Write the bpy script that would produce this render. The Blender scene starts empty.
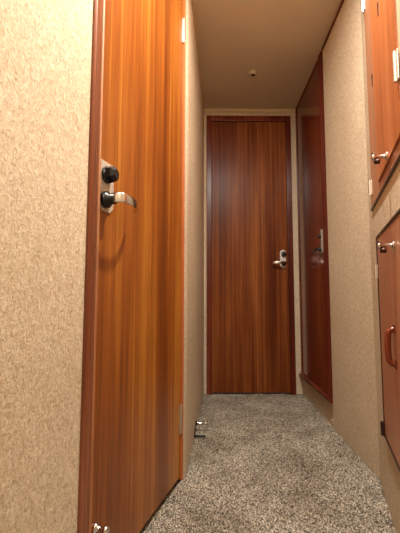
import bpy, bmesh, math, random
from mathutils import Vector, Matrix, noise
random.seed(4)
S = bpy.context.scene
COL = S.collection
PI = math.pi

# ---------------------------------------------------------------- materials
def lin(c):
    return tuple(((v/255)/12.92 if v/255 <= .04045 else ((v/255+.055)/1.055)**2.4) for v in c) + (1,)

def new_mat(name, rough=.5, metal=0, spec=.5, color=(200,200,200)):
    m = bpy.data.materials.new(name); m.use_nodes = True
    b = m.node_tree.nodes['Principled BSDF']
    b.inputs['Roughness'].default_value = rough
    b.inputs['Metallic'].default_value = metal
    b.inputs['Specular IOR Level'].default_value = spec
    b.inputs['Base Color'].default_value = lin(color)
    return m, m.node_tree, b

def coords(nt, scale, kind='Object', rot=(0,0,0), loc=(0,0,0)):
    tc = nt.nodes.new('ShaderNodeTexCoord'); mp = nt.nodes.new('ShaderNodeMapping')
    mp.inputs['Scale'].default_value = scale
    mp.inputs['Rotation'].default_value = rot
    mp.inputs['Location'].default_value = loc
    nt.links.new(tc.outputs[kind], mp.inputs['Vector'])
    return mp.outputs['Vector']

def noise_tex(nt, vec, scale=1, detail=4, rough=.55, dist=0):
    n = nt.nodes.new('ShaderNodeTexNoise')
    n.inputs['Scale'].default_value = scale; n.inputs['Detail'].default_value = detail
    n.inputs['Roughness'].default_value = rough; n.inputs['Distortion'].default_value = dist
    nt.links.new(vec, n.inputs['Vector'])
    return n.outputs['Fac']

def ramp(nt, fac, stops):
    r = nt.nodes.new('ShaderNodeValToRGB'); e = r.color_ramp.elements
    e[0].position = stops[0][0]; e[0].color = lin(stops[0][1])
    e[1].position = stops[-1][0]; e[1].color = lin(stops[-1][1])
    for p, c in stops[1:-1]:
        k = e.new(p); k.color = lin(c)
    nt.links.new(fac, r.inputs['Fac'])
    return r.outputs['Color']

def mix(nt, a, b, fac, mode='MIX'):
    m = nt.nodes.new('ShaderNodeMix'); m.data_type = 'RGBA'; m.blend_type = mode
    if isinstance(fac, (int, float)): m.inputs['Factor'].default_value = fac
    else: nt.links.new(fac, m.inputs['Factor'])
    for sock, v in ((m.inputs['A'], a), (m.inputs['B'], b)):
        if isinstance(v, tuple): sock.default_value = v
        else: nt.links.new(v, sock)
    return m.outputs['Result']

def math_n(nt, op, a, b=None):
    m = nt.nodes.new('ShaderNodeMath'); m.operation = op
    for i, v in enumerate((a, b)):
        if v is None: continue
        if isinstance(v, (int, float)): m.inputs[i].default_value = v
        else: nt.links.new(v, m.inputs[i])
    return m.outputs['Value']

def bump(nt, b, h, strength, dist=.002):
    k = nt.nodes.new('ShaderNodeBump'); k.inputs['Strength'].default_value = strength
    k.inputs['Distance'].default_value = dist
    nt.links.new(h, k.inputs['Height']); nt.links.new(k.outputs['Normal'], b.inputs['Normal'])

def wood(name, dark, mid, light, rough=.3, fine=55, broad=7, seed=0, spec=.5, contrast=.5, stripes=0):
    m, nt, b = new_mat(name, rough, 0, spec)
    v1 = coords(nt, (fine, fine, .8), loc=(seed, seed*.7, seed*.3))
    g = noise_tex(nt, v1, 1, 5, .62, .12)
    v2 = coords(nt, (broad, broad, .55), loc=(seed*1.7, 2, seed))
    g2 = noise_tex(nt, v2, 1, 2, .5, .3)
    v3 = coords(nt, (260, 260, 5), loc=(seed, 0, 0))
    g3 = noise_tex(nt, v3, 1, 3, .6, 0)
    s = math_n(nt, 'ADD', math_n(nt, 'MULTIPLY', g, .5), math_n(nt, 'MULTIPLY', g2, .5))
    d = .16*contrast/.5
    col = ramp(nt, s, [(.5-d, dark), (.5, mid), (.5+d, light)])
    pores = ramp(nt, g3, [(.30, (150,140,135)), (.5, (255,255,255))])
    col = mix(nt, col, pores, .55, 'MULTIPLY')
    nt.links.new(col, b.inputs['Base Color'])
    bump(nt, b, g3, .05, .0005)
    return m

M = {}
M['wood_near'] = wood('teak_door', (96,44,12), (146,80,24), (190,126,46), .3, 85, 8, 3.1, contrast=.5)
M['wood_frame'] = wood('frame_wood', (84,40,22), (124,68,42), (164,108,74), .28, 40, 5, 8.2)
M['wood_red'] = wood('red_frame_wood', (66,20,12), (100,38,22), (140,70,44), .3, 40, 5, 5.2, spec=.3)
M['wood_far'] = wood('dark_teak_door', (74,28,12), (118,62,28), (158,96,48), .34, 60, 6, 12.4, spec=.14, contrast=.5)
M['wood_side'] = wood('side_door_wood', (88,32,18), (108,46,26), (128,62,38), .15, 40, 4, 21.3)
M['wood_hatch'] = wood('hatch_wood', (170,94,48), (194,114,62), (212,136,82), .36, 30, 5, 31.3)
M['wood_stile'] = wood('stile_wood', (164,106,72), (192,134,96), (210,156,116), .4, 30, 5, 37.3)
M['wood_lower'] = wood('lower_hatch_wood', (146,88,60), (170,110,78), (188,130,96), .38, 30, 5, 41.3)
M['dark_edge'] = wood('dark_edge_wood', (34,14,10), (56,22,14), (80,34,22), .35, 40, 5, 9.2)
M['wood_pull'] = wood('pull_wood', (84,28,14), (112,46,26), (140,66,42), .2, 60, 9, 2.3)
M['dark'] = new_mat('dark_gap', .6, 0, .3, (30,14,10))[0]
M['chrome'] = new_mat('chrome', .16, 1, .5, (222,222,222))[0]
M['steel'] = new_mat('brushed_steel', .38, 1, .5, (214,208,198))[0]
M['satin'] = new_mat('satin_plate', .45, .35, .5, (205,196,180))[0]
M['black'] = new_mat('black_plastic', .3, 0, .5, (14,16,20))[0]
M['white'] = new_mat('white_plastic', .4, 0, .5, (210,205,195))[0]
M['bronze'] = new_mat('dark_hinge', .4, .8, .5, (80,55,45))[0]

def wallpaper(name, base=(210,192,164), light=(232,220,198), dark=(172,150,120)):
    m, nt, b = new_mat(name, .7, 0, .25)
    v = coords(nt, (1,1,1), 'Object')
    a = noise_tex(nt, v, 100, 6, .75, 1.0)
    vv = coords(nt, (1,1,.45), 'Object', rot=(.2,.5,0))
    f = noise_tex(nt, vv, 130, 4, .65, 2.0)
    c = noise_tex(nt, v, 3, 3, .5, 0)
    s = math_n(nt, 'ADD', math_n(nt, 'MULTIPLY', a, .5), math_n(nt, 'MULTIPLY', f, .5))
    col = ramp(nt, s, [(.36, dark), (.5, base), (.62, light)])
    col2 = ramp(nt, c, [(.3, (238,232,222)), (.7, (255,255,255))])
    col = mix(nt, col, col2, .6, 'MULTIPLY')
    nt.links.new(col, b.inputs['Base Color'])
    bump(nt, b, s, .7, .004)
    return m
M['paper'] = wallpaper('beige_wallpaper')

m, nt, b = new_mat('ceiling_vinyl', .5, 0, .4)
v = coords(nt, (1,1,1)); a = noise_tex(nt, v, 200, 3, .6); c = noise_tex(nt, v, 2, 2)
nt.links.new(ramp(nt, math_n(nt, 'ADD', math_n(nt,'MULTIPLY',a,.4), math_n(nt,'MULTIPLY',c,.6)), [(.3,(196,182,158)),(.7,(214,200,176))]), b.inputs['Base Color'])
bump(nt, b, a, .1, .001)
M['ceiling'] = m
M['trim'] = new_mat('cream_trim', .5, 0, .4, (208,190,156))[0]

m, nt, b = new_mat('speckled_carpet', .95, 0, .1)
v = coords(nt, (1,1,1))
vo = nt.nodes.new('ShaderNodeTexVoronoi'); vo.inputs['Scale'].default_value = 400
nt.links.new(v, vo.inputs['Vector'])
sp = nt.nodes.new('ShaderNodeSeparateColor'); nt.links.new(vo.outputs['Color'], sp.inputs['Color'])
a = noise_tex(nt, v, 190, 4, .7)
s = math_n(nt, 'ADD', math_n(nt,'MULTIPLY',sp.outputs['Red'],.62), math_n(nt,'MULTIPLY',a,.38))
col = ramp(nt, s, [(.2,(46,43,40)),(.4,(118,108,96)),(.58,(190,178,162)),(.8,(246,238,222))])
l = noise_tex(nt, v, 5, 4, .6)
col = mix(nt, col, ramp(nt, l, [(.35,(196,190,178)),(.65,(255,255,250))]), .8, 'MULTIPLY')
nt.links.new(col, b.inputs['Base Color'])
bump(nt, b, s, .8, .006)
M['carpet'] = m
m, nt, b = new_mat('lamp_diffuser', .4); b.inputs['Emission Color'].default_value = (1,.86,.66,1)
b.inputs['Emission Strength'].default_value = 8
M['lamp'] = m

# ---------------------------------------------------------------- mesh helpers
def box(bm, x0, x1, y0, y1, z0, z1, bev=0):
    t = bmesh.new(); bmesh.ops.create_cube(t, size=1)
    for v in t.verts:
        v.co = Vector(((x0+x1)/2+v.co.x*(x1-x0), (y0+y1)/2+v.co.y*(y1-y0), (z0+z1)/2+v.co.z*(z1-z0)))
    if bev: bmesh.ops.bevel(t, geom=t.edges[:], offset=bev, segments=2, affect='EDGES', profile=.6)
    merge(bm, t)

def merge(bm, t):
    me = bpy.data.meshes.new('t'); t.to_mesh(me); t.free(); bm.from_mesh(me); bpy.data.meshes.remove(me)

def lathe(bm, origin, axis, prof, n=24, smooth=True):
    """prof = [(radius, height along axis)]"""
    axis = Vector(axis).normalized(); q = axis.to_track_quat('Z', 'X'); o = Vector(origin)
    rings = []
    for r, h in prof:
        if r < 1e-6: rings.append([bm.verts.new(o+q@Vector((0,0,h)))])
        else: rings.append([bm.verts.new(o+q@Vector((r*math.cos(2*PI*k/n), r*math.sin(2*PI*k/n), h))) for k in range(n)])
    for a, b2 in zip(rings, rings[1:]):
        for k in range(n):
            k2 = (k+1) % n
            if len(a) == 1 and len(b2) == 1: continue
            if len(a) == 1: f = bm.faces.new((a[0], b2[k], b2[k2]))
            elif len(b2) == 1: f = bm.faces.new((a[k], b2[0], a[k2]))
            else: f = bm.faces.new((a[k], b2[k], b2[k2], a[k2]))
            f.smooth = smooth

def sweep(bm, pts, sec, up=(0,0,1)):
    """sweep a closed section [(side, up)] along pts; sec may be a function of t"""
    pts = [Vector(p) for p in pts]; rings = []
    up = Vector(up)
    for i, p in enumerate(pts):
        a = pts[max(i-1,0)]; c = pts[min(i+1,len(pts)-1)]
        t = (c-a).normalized(); side = t.cross(up)
        side = side.normalized() if side.length > 1e-4 else Vector((1,0,0)); u = side.cross(t).normalized()
        sc = sec(i/(len(pts)-1)) if callable(sec) else sec
        rings.append([bm.verts.new(p+side*q[0]+u*q[1]) for q in sc])
    n = len(rings[0])
    for a, b2 in zip(rings, rings[1:]):
        for k in range(n):
            f = bm.faces.new((a[k], a[(k+1)%n], b2[(k+1)%n], b2[k])); f.smooth = True
    bm.faces.new(rings[0]); bm.faces.new(rings[-1][::-1])

def circ(r, n=12): return [(r*math.cos(2*PI*k/n), r*math.sin(2*PI*k/n)) for k in range(n)]
def oval(a, b2, n=16): return [(a*math.copysign(abs(math.cos(2*PI*k/n))**.6, math.cos(2*PI*k/n)), b2*math.copysign(abs(math.sin(2*PI*k/n))**.6, math.sin(2*PI*k/n))) for k in range(n)]

def prism(bm, poly, y0, y1, bev=0):
    """poly in (x,z), extruded along y"""
    t = bmesh.new()
    vs = [t.verts.new((x, y0, z)) for x, z in poly]
    f = t.faces.new(vs); r = bmesh.ops.extrude_face_region(t, geom=[f])
    for e in r['geom']:
        if isinstance(e, bmesh.types.BMVert): e.co.y = y1
    bmesh.ops.recalc_face_normals(t, faces=t.faces[:])
    if bev: bmesh.ops.bevel(t, geom=t.edges[:], offset=bev, segments=2, affect='EDGES')
    merge(bm, t)

def vprofile(bm, prof, z0, z1):
    """prof in (x,y), extruded along z"""
    t = bmesh.new()
    vs = [t.verts.new((x, y, z0)) for x, y in prof]
    f = t.faces.new(vs); r = bmesh.ops.extrude_face_region(t, geom=[f])
    for e in r['geom']:
        if isinstance(e, bmesh.types.BMVert): e.co.z = z1
    bmesh.ops.recalc_face_normals(t, faces=t.faces[:])
    merge(bm, t)

def hprofile(bm, prof, x0, x1):
    """prof in (z,y), extruded along x"""
    t = bmesh.new()
    vs = [t.verts.new((x0, y, z)) for z, y in prof]
    f = t.faces.new(vs); r = bmesh.ops.extrude_face_region(t, geom=[f])
    for e in r['geom']:
        if isinstance(e, bmesh.types.BMVert): e.co.x = x1
    bmesh.ops.recalc_face_normals(t, faces=t.faces[:])
    merge(bm, t)

def link(name, bm, mat, parent=None, off=(0,0,0)):
    bmesh.ops.recalc_face_normals(bm, faces=bm.faces[:])
    bmesh.ops.translate(bm, verts=bm.verts[:], vec=-Vector(off))
    me = bpy.data.meshes.new(name); bm.to_mesh(me); bm.free()
    me.materials.append(mat)
    o = bpy.data.objects.new(name, me); COL.objects.link(o)
    if parent: o.parent = parent
    return o

def tag(o, label=None, cat=None, kind=None, group=None):
    if label: o['label'] = label
    if cat: o['category'] = cat
    if kind: o['kind'] = kind
    if group: o['group'] = group
    return o

class Frame:
    """a wall's own coordinates: x along the wall, y out into the corridor, z up"""
    def __init__(s, A, B):
        A = Vector((A[0], A[1], 0)); B = Vector((B[0], B[1], 0))
        s.A = A; s.L = (B-A).length; s.ang = math.atan2(B.y-A.y, B.x-A.x)
        s.R = Matrix.Rotation(s.ang, 3, 'Z')
    def w(s, x, y=0, z=0): return s.A + s.R@Vector((x, y, z))
    def place(s, o, x=0, y=0, z=0):
        o.location = s.w(x, y, z); o.rotation_euler = (0, 0, s.ang); return o
    def empty(s, name, x, y, z):
        o = bpy.data.objects.new(name, None); o.empty_display_size = .1; COL.objects.link(o)
        return s.place(o, x, y, z)

HT = 2.1
def wall(name, F, openings, label, x0=0, x1=None, th=.05, extra=None):
    x1 = F.L if x1 is None else x1
    bm = bmesh.new()
    xs = sorted({x0, x1, *[o[0] for o in openings], *[o[1] for o in openings]})
    for a, c in zip(xs, xs[1:]):
        mid = (a+c)/2
        ops = sorted([(o[2], o[3]) for o in openings if o[0] < mid < o[1]])
        z = 0
        for p, q in ops:
            if p > z: box(bm, a, c, -th, 0, z, p)
            z = q
        if z < HT: box(bm, a, c, -th, 0, z, HT)
    if extra: extra(bm)
    o = link(name, bm, M['paper'])
    F.place(o)
    return tag(o, label, 'wall', 'structure')

# ---------------------------------------------------------------- the plan of the corridor (metres)
CL = (-.148, 1.401)                 # corner where the near left wall meets the far corridor
BL = (-.144, 2.531); BR = (.560, 2.584)
NR = (.583, 1.93)                   # far right wall (recessed part) starts
BN = (.580, 1.416)                  # bend of the right wall
def ext(p, q, d):                   # from p towards q and on to distance d
    v = (Vector(q)-Vector(p)).normalized(); r = Vector(p)+v*d; return (r.x, r.y)
LN = ext(CL, (-.230, 1.063), 2.15)
RN = ext(BN, (.495, 1.114), 2.15)
FL = Frame(CL, LN)                  # near left wall, x runs towards the camera
FC = Frame(BL, CL)                  # far left wall
FB = Frame(BR, BL)                  # back wall, x runs to the left
FS = Frame(NR, BR)                  # recessed far right wall
FN = Frame((.580, 1.416), (.568, 1.93))
FR = Frame(RN, BN)                  # near right wall, x runs away from the camera
FK = Frame(LN, RN)                  # wall behind the camera
RL = FR.L

# floor slab and carpet
poly = [CL, LN, RN, BN, (.568,1.93), NR, BR, BL]
def inside(x, y, P):
    c = False; j = len(P)-1
    for i in range(len(P)):
        xi, yi = P[i]; xj, yj = P[j]
        if (yi > y) != (yj > y) and x < (xj-xi)*(y-yi)/(yj-yi)+xi: c = not c
        j = i
    return c
bm = bmesh.new()
box(bm, -.95, .75, -.9, 2.7, -.08, -.012)
tag(link('floor', bm, M['carpet']), 'floor slab under the speckled carpet of the narrow corridor', 'floor', 'structure')
bm = bmesh.new()
def grid(x0, x1, y0, y1, st):
    nx = int((x1-x0)/st); ny = int((y1-y0)/st)
    V = {}
    def gv(i, j):
        if (i, j) not in V:
            x = x0+i*st; y = y0+j*st
            jx = random.uniform(-.35,.35)*st; jy = random.uniform(-.35,.35)*st
            h = -.006 + random.random()**1.4*.008 + .003*noise.noise(Vector((x*14, y*14, 0)))
            V[i, j] = bm.verts.new((x+jx, y+jy, h))
        return V[i, j]
    for i in range(nx):
        for j in range(ny):
            cx = x0+(i+.5)*st; cy = y0+(j+.5)*st
            # the pile brushes up against the walls in small uneven tufts
            e = .004
            if inside(cx, cy, poly) or any(inside(cx+dx, cy+dy, poly) for dx, dy in ((e,0),(-e,0),(0,e),(0,-e))):
                bm.faces.new((gv(i,j), gv(i+1,j), gv(i+1,j+1), gv(i,j+1)))
grid(-.4, .66, .86, 2.6, .0036)
grid(-.95, .66, -.8, .86, .02)
tag(link('carpet', bm, M['carpet']), 'grey and beige speckled carpet covering the corridor floor', 'carpet', 'stuff')

bm = bmesh.new(); box(bm, -.95, .75, -.9, 2.7, HT, HT+.05)
tag(link('ceiling', bm, M['ceiling']), 'plain beige ceiling panel above the corridor', 'ceiling', 'structure')

# walls
wall('wall_left', FL, [(.033, .668, 0, 2.0)], 'textured beige wallpapered wall left of the nearest wooden door', 0)
wall('wall_left_far', FC, [], 'narrow strip of wallpapered wall between the nearest door and the far door')
wall('wall_back', FB, [(FB.L-.650, FB.L-.020, 0, 2.045)], 'end wall of the corridor around the far dark door', -.04, FB.L)
def near_part(bm): pass
wall('wall_right_far', FS, [(.02, FS.L-.01, .125, 2.1)], 'low shaded wall strip under the side door on the right', 0, FS.L)
wall('wall_right', FN, [], 'beige wallpapered wall between the side door and the locker hatches', 0, FN.L)
wall('wall_right_near', FR, [(RL-.72, RL-.10, 1.0, 2.03), (RL-.80, RL-.215, .235, .885)], 'near right wall holding the two locker hatches', 0, RL)
wall('wall_rear', FK, [], 'wallpapered wall behind the camera')

# cornices: thin trim where the walls meet the ceiling
bm = bmesh.new(); box(bm, 0, FB.L, .0, .012, HT-.026, HT-.001, .003)
o = link('trim_1', bm, M['trim']); FB.place(o); tag(o, 'thin cream cornice line above the far door', 'trim', 'structure')
bm = bmesh.new(); box(bm, .01, FC.L-.01, .0, .007, HT-.018, HT-.001, .002)
o = link('trim_2', bm, M['trim']); FC.place(o); tag(o, 'thin cornice along the ceiling on the left of the corridor', 'trim', 'structure')
bm = bmesh.new(); box(bm, .005, FN.L-.002, .0, .007, HT-.018, HT-.001, .002)
o = link('trim_3', bm, M['wood_red']); FN.place(o); tag(o, 'thin dark ceiling trim above the right wall', 'trim', 'structure')
# low toe board beneath the side door
bm = bmesh.new(); box(bm, .0, FS.L-.012, .0005, .009, -.01, .03, .002)
o = link('baseboard_right', bm, M['paper']); FS.place(o); tag(o, 'low pale toe board at the carpet under the side door', 'baseboard', 'structure')

# ---------------------------------------------------------------- door furniture helpers
def hinge(P, name, x, z, off, h=.10, w=.012, y=.0, mat='steel', r=.005, side=-1):
    bm = bmesh.new()
    x0, x1 = sorted((x, x+side*-1*w))
    box(bm, x0, x1, y, y+.003, z-h/2, z+h/2, .001)
    lathe(bm, (x, y+r, z-h/2), (0,0,1), [(0,0),(r,0),(r,h),(0,h)], 12, False)
    for k in (1, 2): lathe(bm, (x, y+r, z-h/2+k*h/3-.001), (0,0,1), [(0,0),(r*1.06,0),(r*1.06,.002),(0,.002)], 12, False)
    lathe(bm, (x, y+r, z+h/2), (0,0,1), [(r*.7,0),(r*.7,.003),(0,.004)], 10, False)
    return link(name, bm, M[mat], P, off)

# ---------------------------------------------------------------- door 1: the near left door
D = FL.empty('door_1', .32, 0, 0); off = (.32, 0, 0)
tag(D, 'nearest orange-brown veneered door with a lever handle and black thumb turn, on the left', 'door', 'structure')
bm = bmesh.new(); box(bm, .042, .6135, -.046, -.008, .012, 1.965, .0015)
leaf = link('door_panel', bm, M['wood_near'], D, off)
# moulded casing on the latch side and over the top
prof = [(.6215,-.05),(.6215,-.006),(.6235,-.001),(.628,.003),(.633,.002),(.636,.000),(.640,.006),(.648,.011),(.656,.011),(.660,.007),(.663,.006),(.668,.005),(.668,-.05)]
bm = bmesh.new(); vprofile(bm, prof, 0, 2.02)
link('door_jamb', bm, M['wood_frame'], D, off)
bm = bmesh.new(); vprofile(bm, [(.6245,-.02),(.6245,.001),(.627,.0055),(.631,.007),(.634,.005),(.636,.001),(.636,-.02)], 0, 1.967)
tag(link('bead', bm, M['wood_stile'], D, off), 'paler rounded bead')
bm = bmesh.new(); hprofile(bm, [(1.967,-.05),(1.967,.006),(1.975,.013),(1.985,.010),(1.99,.016),(2.0,.022),(2.01,.018),(2.02,.010),(2.02,.0),(2.0,.0),(2.0,-.05)], .034, .619)
link('door_header', bm, M['wood_frame'], D, off)
bm = bmesh.new(); box(bm, .6138, .6213, -.046, -.0055, 0, 1.967)  # dark strip standing in for the shade in the gap between leaf and jamb
link('gap_shade', bm, M['dark'], D, off)
bm = bmesh.new(); box(bm, .034, .0405, -.05, .001, 0, 1.967, .0015)
j = link('door_jamb', bm, M['wood_hatch'], D, off)
tag(j, 'thin hinge-side jamb')
for z in (1.785, .22): hinge(D, 'hinge', .044, z, off, .105, .011, -.008, 'steel', .0036)
# lock plate
y0 = -.008
bm = bmesh.new()
c = .014
prism(bm, [(.552,.890+c),(.552+c,.890),(.612-c*.6,.890),(.612,.890+c*.6),(.612,1.012),(.609,1.016),(.555,1.016),(.552,1.013)], y0, y0+.0035, .0008)
pl = link('lock_plate', bm, M['satin'], D, off); tag(pl, 'pale satin metal plate')
bm = bmesh.new()
lathe(bm, (.588,y0+.0035,.982), (0,1,0), [(0,0),(.021,0),(.021,.005),(.0175,.007),(.0175,.009)], 28)
lathe(bm, (.588,y0+.0125,.982), (0,1,0), [(.0215,0),(.0205,.013),(.012,.021),(0,.021)], 6, False)
link('thumb_turn', bm, M['black'], D, off)
bm = bmesh.new()
lathe(bm, (.592,y0+.0035,.918), (0,1,0), [(0,0),(.021,0),(.021,.008),(.017,.013),(.013,.015),(.012,.030),(0,.030)], 28)
rz = link('lever_rose', bm, M['black'], D, off); tag(rz, 'black round rose behind the lever')
bm = bmesh.new()
pts = [(.598, .018, .920), (.598, .028, .920), (.597, .036, .920), (.594, .043, .920), (.588, .048, .920)]
for k in range(1, 21):
    a = k/20
    pts.append((.588-.104*a, .048*math.sqrt(max(0, 1-(.92*a)**2.4))+.004*math.sin(a*PI), .920-.002*a))
sweep(bm, pts, lambda t: oval(.0025, .0125-.002*t))
lv = link('lever', bm, M['chrome'], D, off); tag(lv, 'curved chrome lever')
bm = bmesh.new()
lathe(bm, (.590,y0,.155), (0,1,0), [(0,0),(.012,0),(.012,.004),(.006,.007),(.005,.020),(.009,.024),(.010,.030),(.005,.035),(0,.036)], 20)
link('door_catch', bm, M['chrome'], D, off)

# ---------------------------------------------------------------- door 2: the far door
c0 = FB.L
D = FB.empty('door_2', c0-.335, 0, 0); off = (c0-.335, 0, 0)
tag(D, 'dark teak door closing the far end of the corridor', 'door', 'structure')
def bx_(a): return c0-a            # measured from the left corner
bm = bmesh.new(); box(bm, bx_(.612), bx_(.058), -.03, .004, .010, 1.998, .0015)
link('door_panel', bm, M['wood_far'], D, off)
for a, q in ((.020,.057),(.613,.650)):
    bm = bmesh.new(); box(bm, bx_(q), bx_(a), -.045, .016, 0, 2.04, .003)
    link('door_jamb', bm, M['wood_red'], D, off)
bm = bmesh.new(); box(bm, bx_(.613), bx_(.057), -.045, .016, 2.0, 2.04, .003)
link('door_header', bm, M['wood_red'], D, off)
# lock: rounded plate, black turn, lever
px, pz = bx_(.575), .958
bm = bmesh.new()
poly2 = [(px+.022*math.cos(a), pz+(.045 if math.sin(a) > 0 else -.045)+.022*math.sin(a)) for a in [i*2*PI/32+.001 for i in range(32)]]
prism(bm, poly2, .004, .008, .0008)
link('lock_plate', bm, M['white'], D, off)['label'] = 'bright rounded plate'
bm = bmesh.new()
lathe(bm, (px-.006,.008,pz+.036), (0,1,0), [(0,0),(.020,0),(.019,.014),(.016,.024),(0,.026)], 6, False)
link('thumb_turn', bm, M['black'], D, off)
bm = bmesh.new()
lathe(bm, (px-.004,.008,pz-.032), (0,1,0), [(0,0),(.017,0),(.017,.010),(.011,.014),(.010,.040),(0,.040)], 20)
link('lever_rose', bm, M['black'], D, off)
bm = bmesh.new()
pts = [(px-.006+.088*t, .048+.006*math.sin(t*PI)-.02*max(0,t-.7), pz-.031) for t in [i/12 for i in range(13)]]
sweep(bm, pts, oval(.003, .010))
link('lever', bm, M['chrome'], D, off)

# ---------------------------------------------------------------- door 3: the side door on the right
E_ = FS.L
D = FS.empty('door_3', .33, 0, .13); off = (.33, 0, .13)
tag(D, 'dark red-brown side door on the right, raised above the carpet on a sill', 'door', 'structure')
bm = bmesh.new(); box(bm, .072, E_-.035, -.02, .012, .150, HT-.012, .0015)
link('door_panel', bm, M['wood_side'], D, off)
prof = [(.021,-.03),(.021,.014),(.024,.018),(.034,.021),(.040,.018),(.043,.014),(.047,.014),(.051,.020),(.060,.022),(.067,.018),(.070,.012),(.070,-.03)]
bm = bmesh.new(); vprofile(bm, prof, .15, HT-.001)
link('door_jamb', bm, M['wood_red'], D, off)
bm = bmesh.new(); box(bm, E_-.034, E_-.012, -.03, .018, .15, HT-.001, .002)
link('door_jamb', bm, M['wood_red'], D, off)
bm = bmesh.new(); hprofile(bm, [(.126,-.03),(.126,.026),(.129,.032),(.138,.034),(.146,.030),(.149,.020),(.149,-.03)], .004, E_-.012)
link('door_sill', bm, M['wood_red'], D, off)
bm = bmesh.new(); box(bm, .072, E_-.035, -.02, .016, HT-.0115, HT-.0005, .001)
link('door_header', bm, M['wood_red'], D, off)
bm = bmesh.new()
prism(bm, [(.112+.014*math.cos(a)*1.0, 1.0+(.058 if math.sin(a) > 0 else -.058)+.014*math.sin(a)) for a in [i*2*PI/28+.001 for i in range(28)]], .012, .022, .001)
link('lock_plate', bm, M['steel'], D, off)
bm = bmesh.new()
lathe(bm, (.112,.022,.955), (0,1,0), [(0,0),(.012,0),(.012,.008),(.008,.012),(.008,.034),(0,.034)], 18)
sweep(bm, [(.112+.075*t, .050-.006*t, .955-.004*t) for t in [i/8 for i in range(9)]], oval(.004, .009))
link('lever', bm, M['black'], D, off)
bm = bmesh.new(); lathe(bm, (.112,.022,1.03), (0,1,0), [(0,0),(.009,0),(.009,.012),(.004,.014),(0,.014)], 16)
link('thumb_turn', bm, M['black'], D, off)

# ---------------------------------------------------------------- locker hatches on the near right wall
def rx(s): return RL-s
def latch(P, s, z, off, y):
    """turn latch: round base on the panel, shaft standing out, crossbar at its end, dark barrel below"""
    bm = bmesh.new()
    lathe(bm, (rx(s), y, z), (0,1,0), [(0,0),(.011,0),(.011,.003),(.006,.005),(.0055,.008),(.0055,.030),(.008,.031),(.0085,.037),(0,.039)], 20)
    sweep(bm, [(rx(s), y+.034, z-.011), (rx(s), y+.035, z), (rx(s), y+.034, z+.013)], oval(.0035, .0035))
    a = link('latch', bm, M['chrome'], P, off)
    bm = bmesh.new()
    lathe(bm, (rx(s), y+.018, z-.012), (0,1,0), [(0,0),(.0065,0),(.0075,.003),(.0065,.014),(0,.015)], 16)
    lathe(bm, (rx(s), y+.024, z-.012), (0,0,1), [(.003,0),(.003,.010)], 10)
    link('latch_barrel', bm, M['bronze'], a, off)
    return a
def escutcheon(P, s, z, off, y):
    bm = bmesh.new()
    lathe(bm, (rx(s), y, z+.012), (0,1,0), [(0,0),(.008,0),(.008,.0015),(0,.0016)], 16)
    prism(bm, [(rx(s)-.007, z+.010), (rx(s)-.004, z-.022), (rx(s)+.004, z-.022), (rx(s)+.007, z+.010)], y, y+.0014)
    return link('keyhole', bm, M['dark'], P, off)

# upper hatch
U = FR.empty('locker_hatch', rx(.40), 0, 1.0); off = (rx(.40), 0, 1.0)
tag(U, 'orange-brown upper locker hatch high on the near right wall, with keyholes and a chrome latch', 'hatch')
bm = bmesh.new(); box(bm, rx(.295), rx(.105), -.03, .001, 1.046, 2.03, .001)
link('stile', bm, M['wood_stile'], U, off)['label'] = 'paler wide hinge stile'
bm = bmesh.new(); box(bm, rx(.668), rx(.298), -.024, .006, 1.048, 2.00, .002)
link('door_panel', bm, M['wood_hatch'], U, off)
bm = bmesh.new(); box(bm, rx(.72), rx(.105), -.03, .001, 1.0095, 1.0455, .001)
link('bottom_rail', bm, M['wood_stile'], U, off)
bm = bmesh.new(); box(bm, rx(.72), rx(.100), -.035, .006, 1.0, 1.009, .001)
link('edge_strip', bm, M['dark_edge'], U, off)['label'] = 'dark lower edge strip'
bm = bmesh.new(); box(bm, rx(.72), rx(.670), -.03, .004, 1.046, 2.03, .0015)
link('stile', bm, M['trim'], U, off)['label'] = 'cream outer stile'
for z in (1.815, 1.085): hinge(U, 'hinge', rx(.108), z, off, .055, .018, .001, 'steel', .005, 1)
hinge(U, 'hinge', rx(.665), 1.20, off, .07, .014, .006, 'steel', .005, 1)
latch(U, .485, 1.062, off, .006)
escutcheon(U, .45, 1.52, off, .006)
escutcheon(U, .24, 1.43, off, .001)
# lower hatch
L_ = FR.empty('locker_hatch', rx(.50), 0, .24); off = (rx(.50), 0, .24)
tag(L_, 'brown lower locker hatch with a red-brown pull handle, below the upper hatch on the right', 'hatch')
bm = bmesh.new(); box(bm, rx(.785), rx(.232), -.024, .007, .246, .874, .002)
link('door_panel', bm, M['wood_lower'], L_, off)
bm = bmesh.new()
box(bm, rx(.231), rx(.220), -.035, .009, .236, .884, .002)
box(bm, rx(.80), rx(.786), -.035, .009, .236, .884, .002)
box(bm, rx(.786), rx(.231), -.035, .009, .875, .884, .002)
box(bm, rx(.786), rx(.231), -.035, .009, .236, .245, .002)
link('frame', bm, M['dark_edge'], L_, off)
hinge(L_, 'hinge', rx(.232), .765, off, .045, .014, .009, 'steel', .005, 1)
hinge(L_, 'hinge', rx(.232), .262, off, .04, .014, .009, 'bronze', .005, 1)
latch(L_, .53, .812, off, .007)
bm = bmesh.new()
pts = []
zc, hh, st = .553, .045, .016
for k in range(7):
    a = k/6*PI/2; pts.append((rx(.485), .007+st*math.sin(a), zc+hh-.012*(1-math.cos(a))))
for k in range(1, 8): pts.append((rx(.485), .007+st+.002*math.sin(k/8*PI), zc+hh-.012-(2*hh-.024)*k/8))
for k in range(7):
    a = PI/2-k/6*PI/2; pts.append((rx(.485), .007+st*math.sin(a), zc-hh+.012*(1-math.cos(a))))
sweep(bm, pts, circ(.0075, 14), up=(1,0,0))
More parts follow.
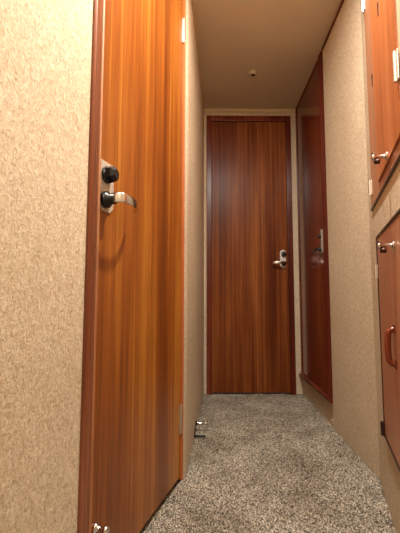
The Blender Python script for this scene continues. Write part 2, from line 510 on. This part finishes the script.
box(bm, rx(.496), rx(.474), .007, .011, zc-hh-.012, zc-hh+.012, .002)
box(bm, rx(.496), rx(.474), .007, .011, zc+hh-.012, zc+hh+.012, .002)
link('pull_handle', bm, M['wood_pull'], L_, off)['label'] = 'glossy red-brown pull handle'

# ---------------------------------------------------------------- door stop low on the far left wall
xs_ = .72
D = FC.empty('door_stop', xs_, .0, .0); off = (xs_, 0, 0)
tag(D, 'small chrome and black door stop low on the left wall near the far door', 'door stop')
bm = bmesh.new(); prism(bm, [(.676,.022),(.676,.052),(.704,.052),(.785,.018),(.785,.0),(.765,.0)], .0005, .004, .001)
link('wall_plate', bm, M['bronze'], D, off)
bm = bmesh.new(); lathe(bm, (.690,.004,.040), (0,1,0), [(0,0),(.009,0),(.009,.010),(.0085,.011),(.0085,.042),(.0095,.044),(.0095,.058),(0,.059)], 18)
link('bar', bm, M['chrome'], D, off)
bm = bmesh.new(); sweep(bm, [(.775, .004, .010), (.775, .03, .010), (.775, .055, .009)], circ(.0045, 10))
link('hook', bm, M['black'], D, off)

# ---------------------------------------------------------------- ceiling fitting
bm = bmesh.new()
lathe(bm, (.19, 2.127, HT), (0,0,-1), [(0,0),(.030,0),(.030,.003),(.024,.007),(.018,.008),(.014,.012),(.012,.013)], 28)
n = bpy.data.objects.new('ceiling_nozzle', None); COL.objects.link(n); n.location = (.19, 2.127, HT)
tag(n, 'small round nozzle on the ceiling before the far door', 'nozzle')
link('collar', bm, M['ceiling'], n, (.19, 2.127, HT))
bm = bmesh.new(); lathe(bm, (.19,2.127,HT), (0,0,-1), [(0,.010),(.012,.010),(.011,.0155),(0,.016)], 20)
link('tip', bm, M['bronze'], n, (.19, 2.127, HT))

# ---------------------------------------------------------------- ceiling lamps of the near corridor (above the frame)
def area(name, loc, size, power, color, rot=(0,0,0)):
    l = bpy.data.lights.new(name, 'AREA'); l.shape = 'DISK'; l.size = size; l.energy = power; l.color = color
    o = bpy.data.objects.new(name, l); COL.objects.link(o); o.location = loc; o.rotation_euler = rot
    return o
area('ceiling_light', (.20, .83, HT-.012), .06, 28, (1,.95,.87))
area('ceiling_light_behind', (-.15, -.35, HT-.012), .2, 13, (1,.97,.92))
w = bpy.data.worlds.new('World'); S.world = w; w.use_nodes = True
w.node_tree.nodes['Background'].inputs[0].default_value = (1,.95,.88,1)
w.node_tree.nodes['Background'].inputs[1].default_value = .05

# ---------------------------------------------------------------- camera
cd = bpy.data.cameras.new('camera'); cam = bpy.data.objects.new('camera', cd); COL.objects.link(cam)
cd.sensor_fit = 'HORIZONTAL'; cd.sensor_width = 36; cd.lens = 31.5; cd.clip_start = .02
R = Matrix.Rotation(math.radians(3.9), 4, 'Z') @ Matrix.Rotation(math.radians(95.0), 4, 'X') @ Matrix.Rotation(math.radians(.12), 4, 'Z')
cam.matrix_world = Matrix.Translation((0, 0, .68)) @ R
S.camera = cam
S.view_settings.view_transform = 'Standard'; S.view_settings.look = 'None'
S.view_settings.gamma = 1; S.view_settings.use_curve_mapping = False
S.view_settings.exposure = .22
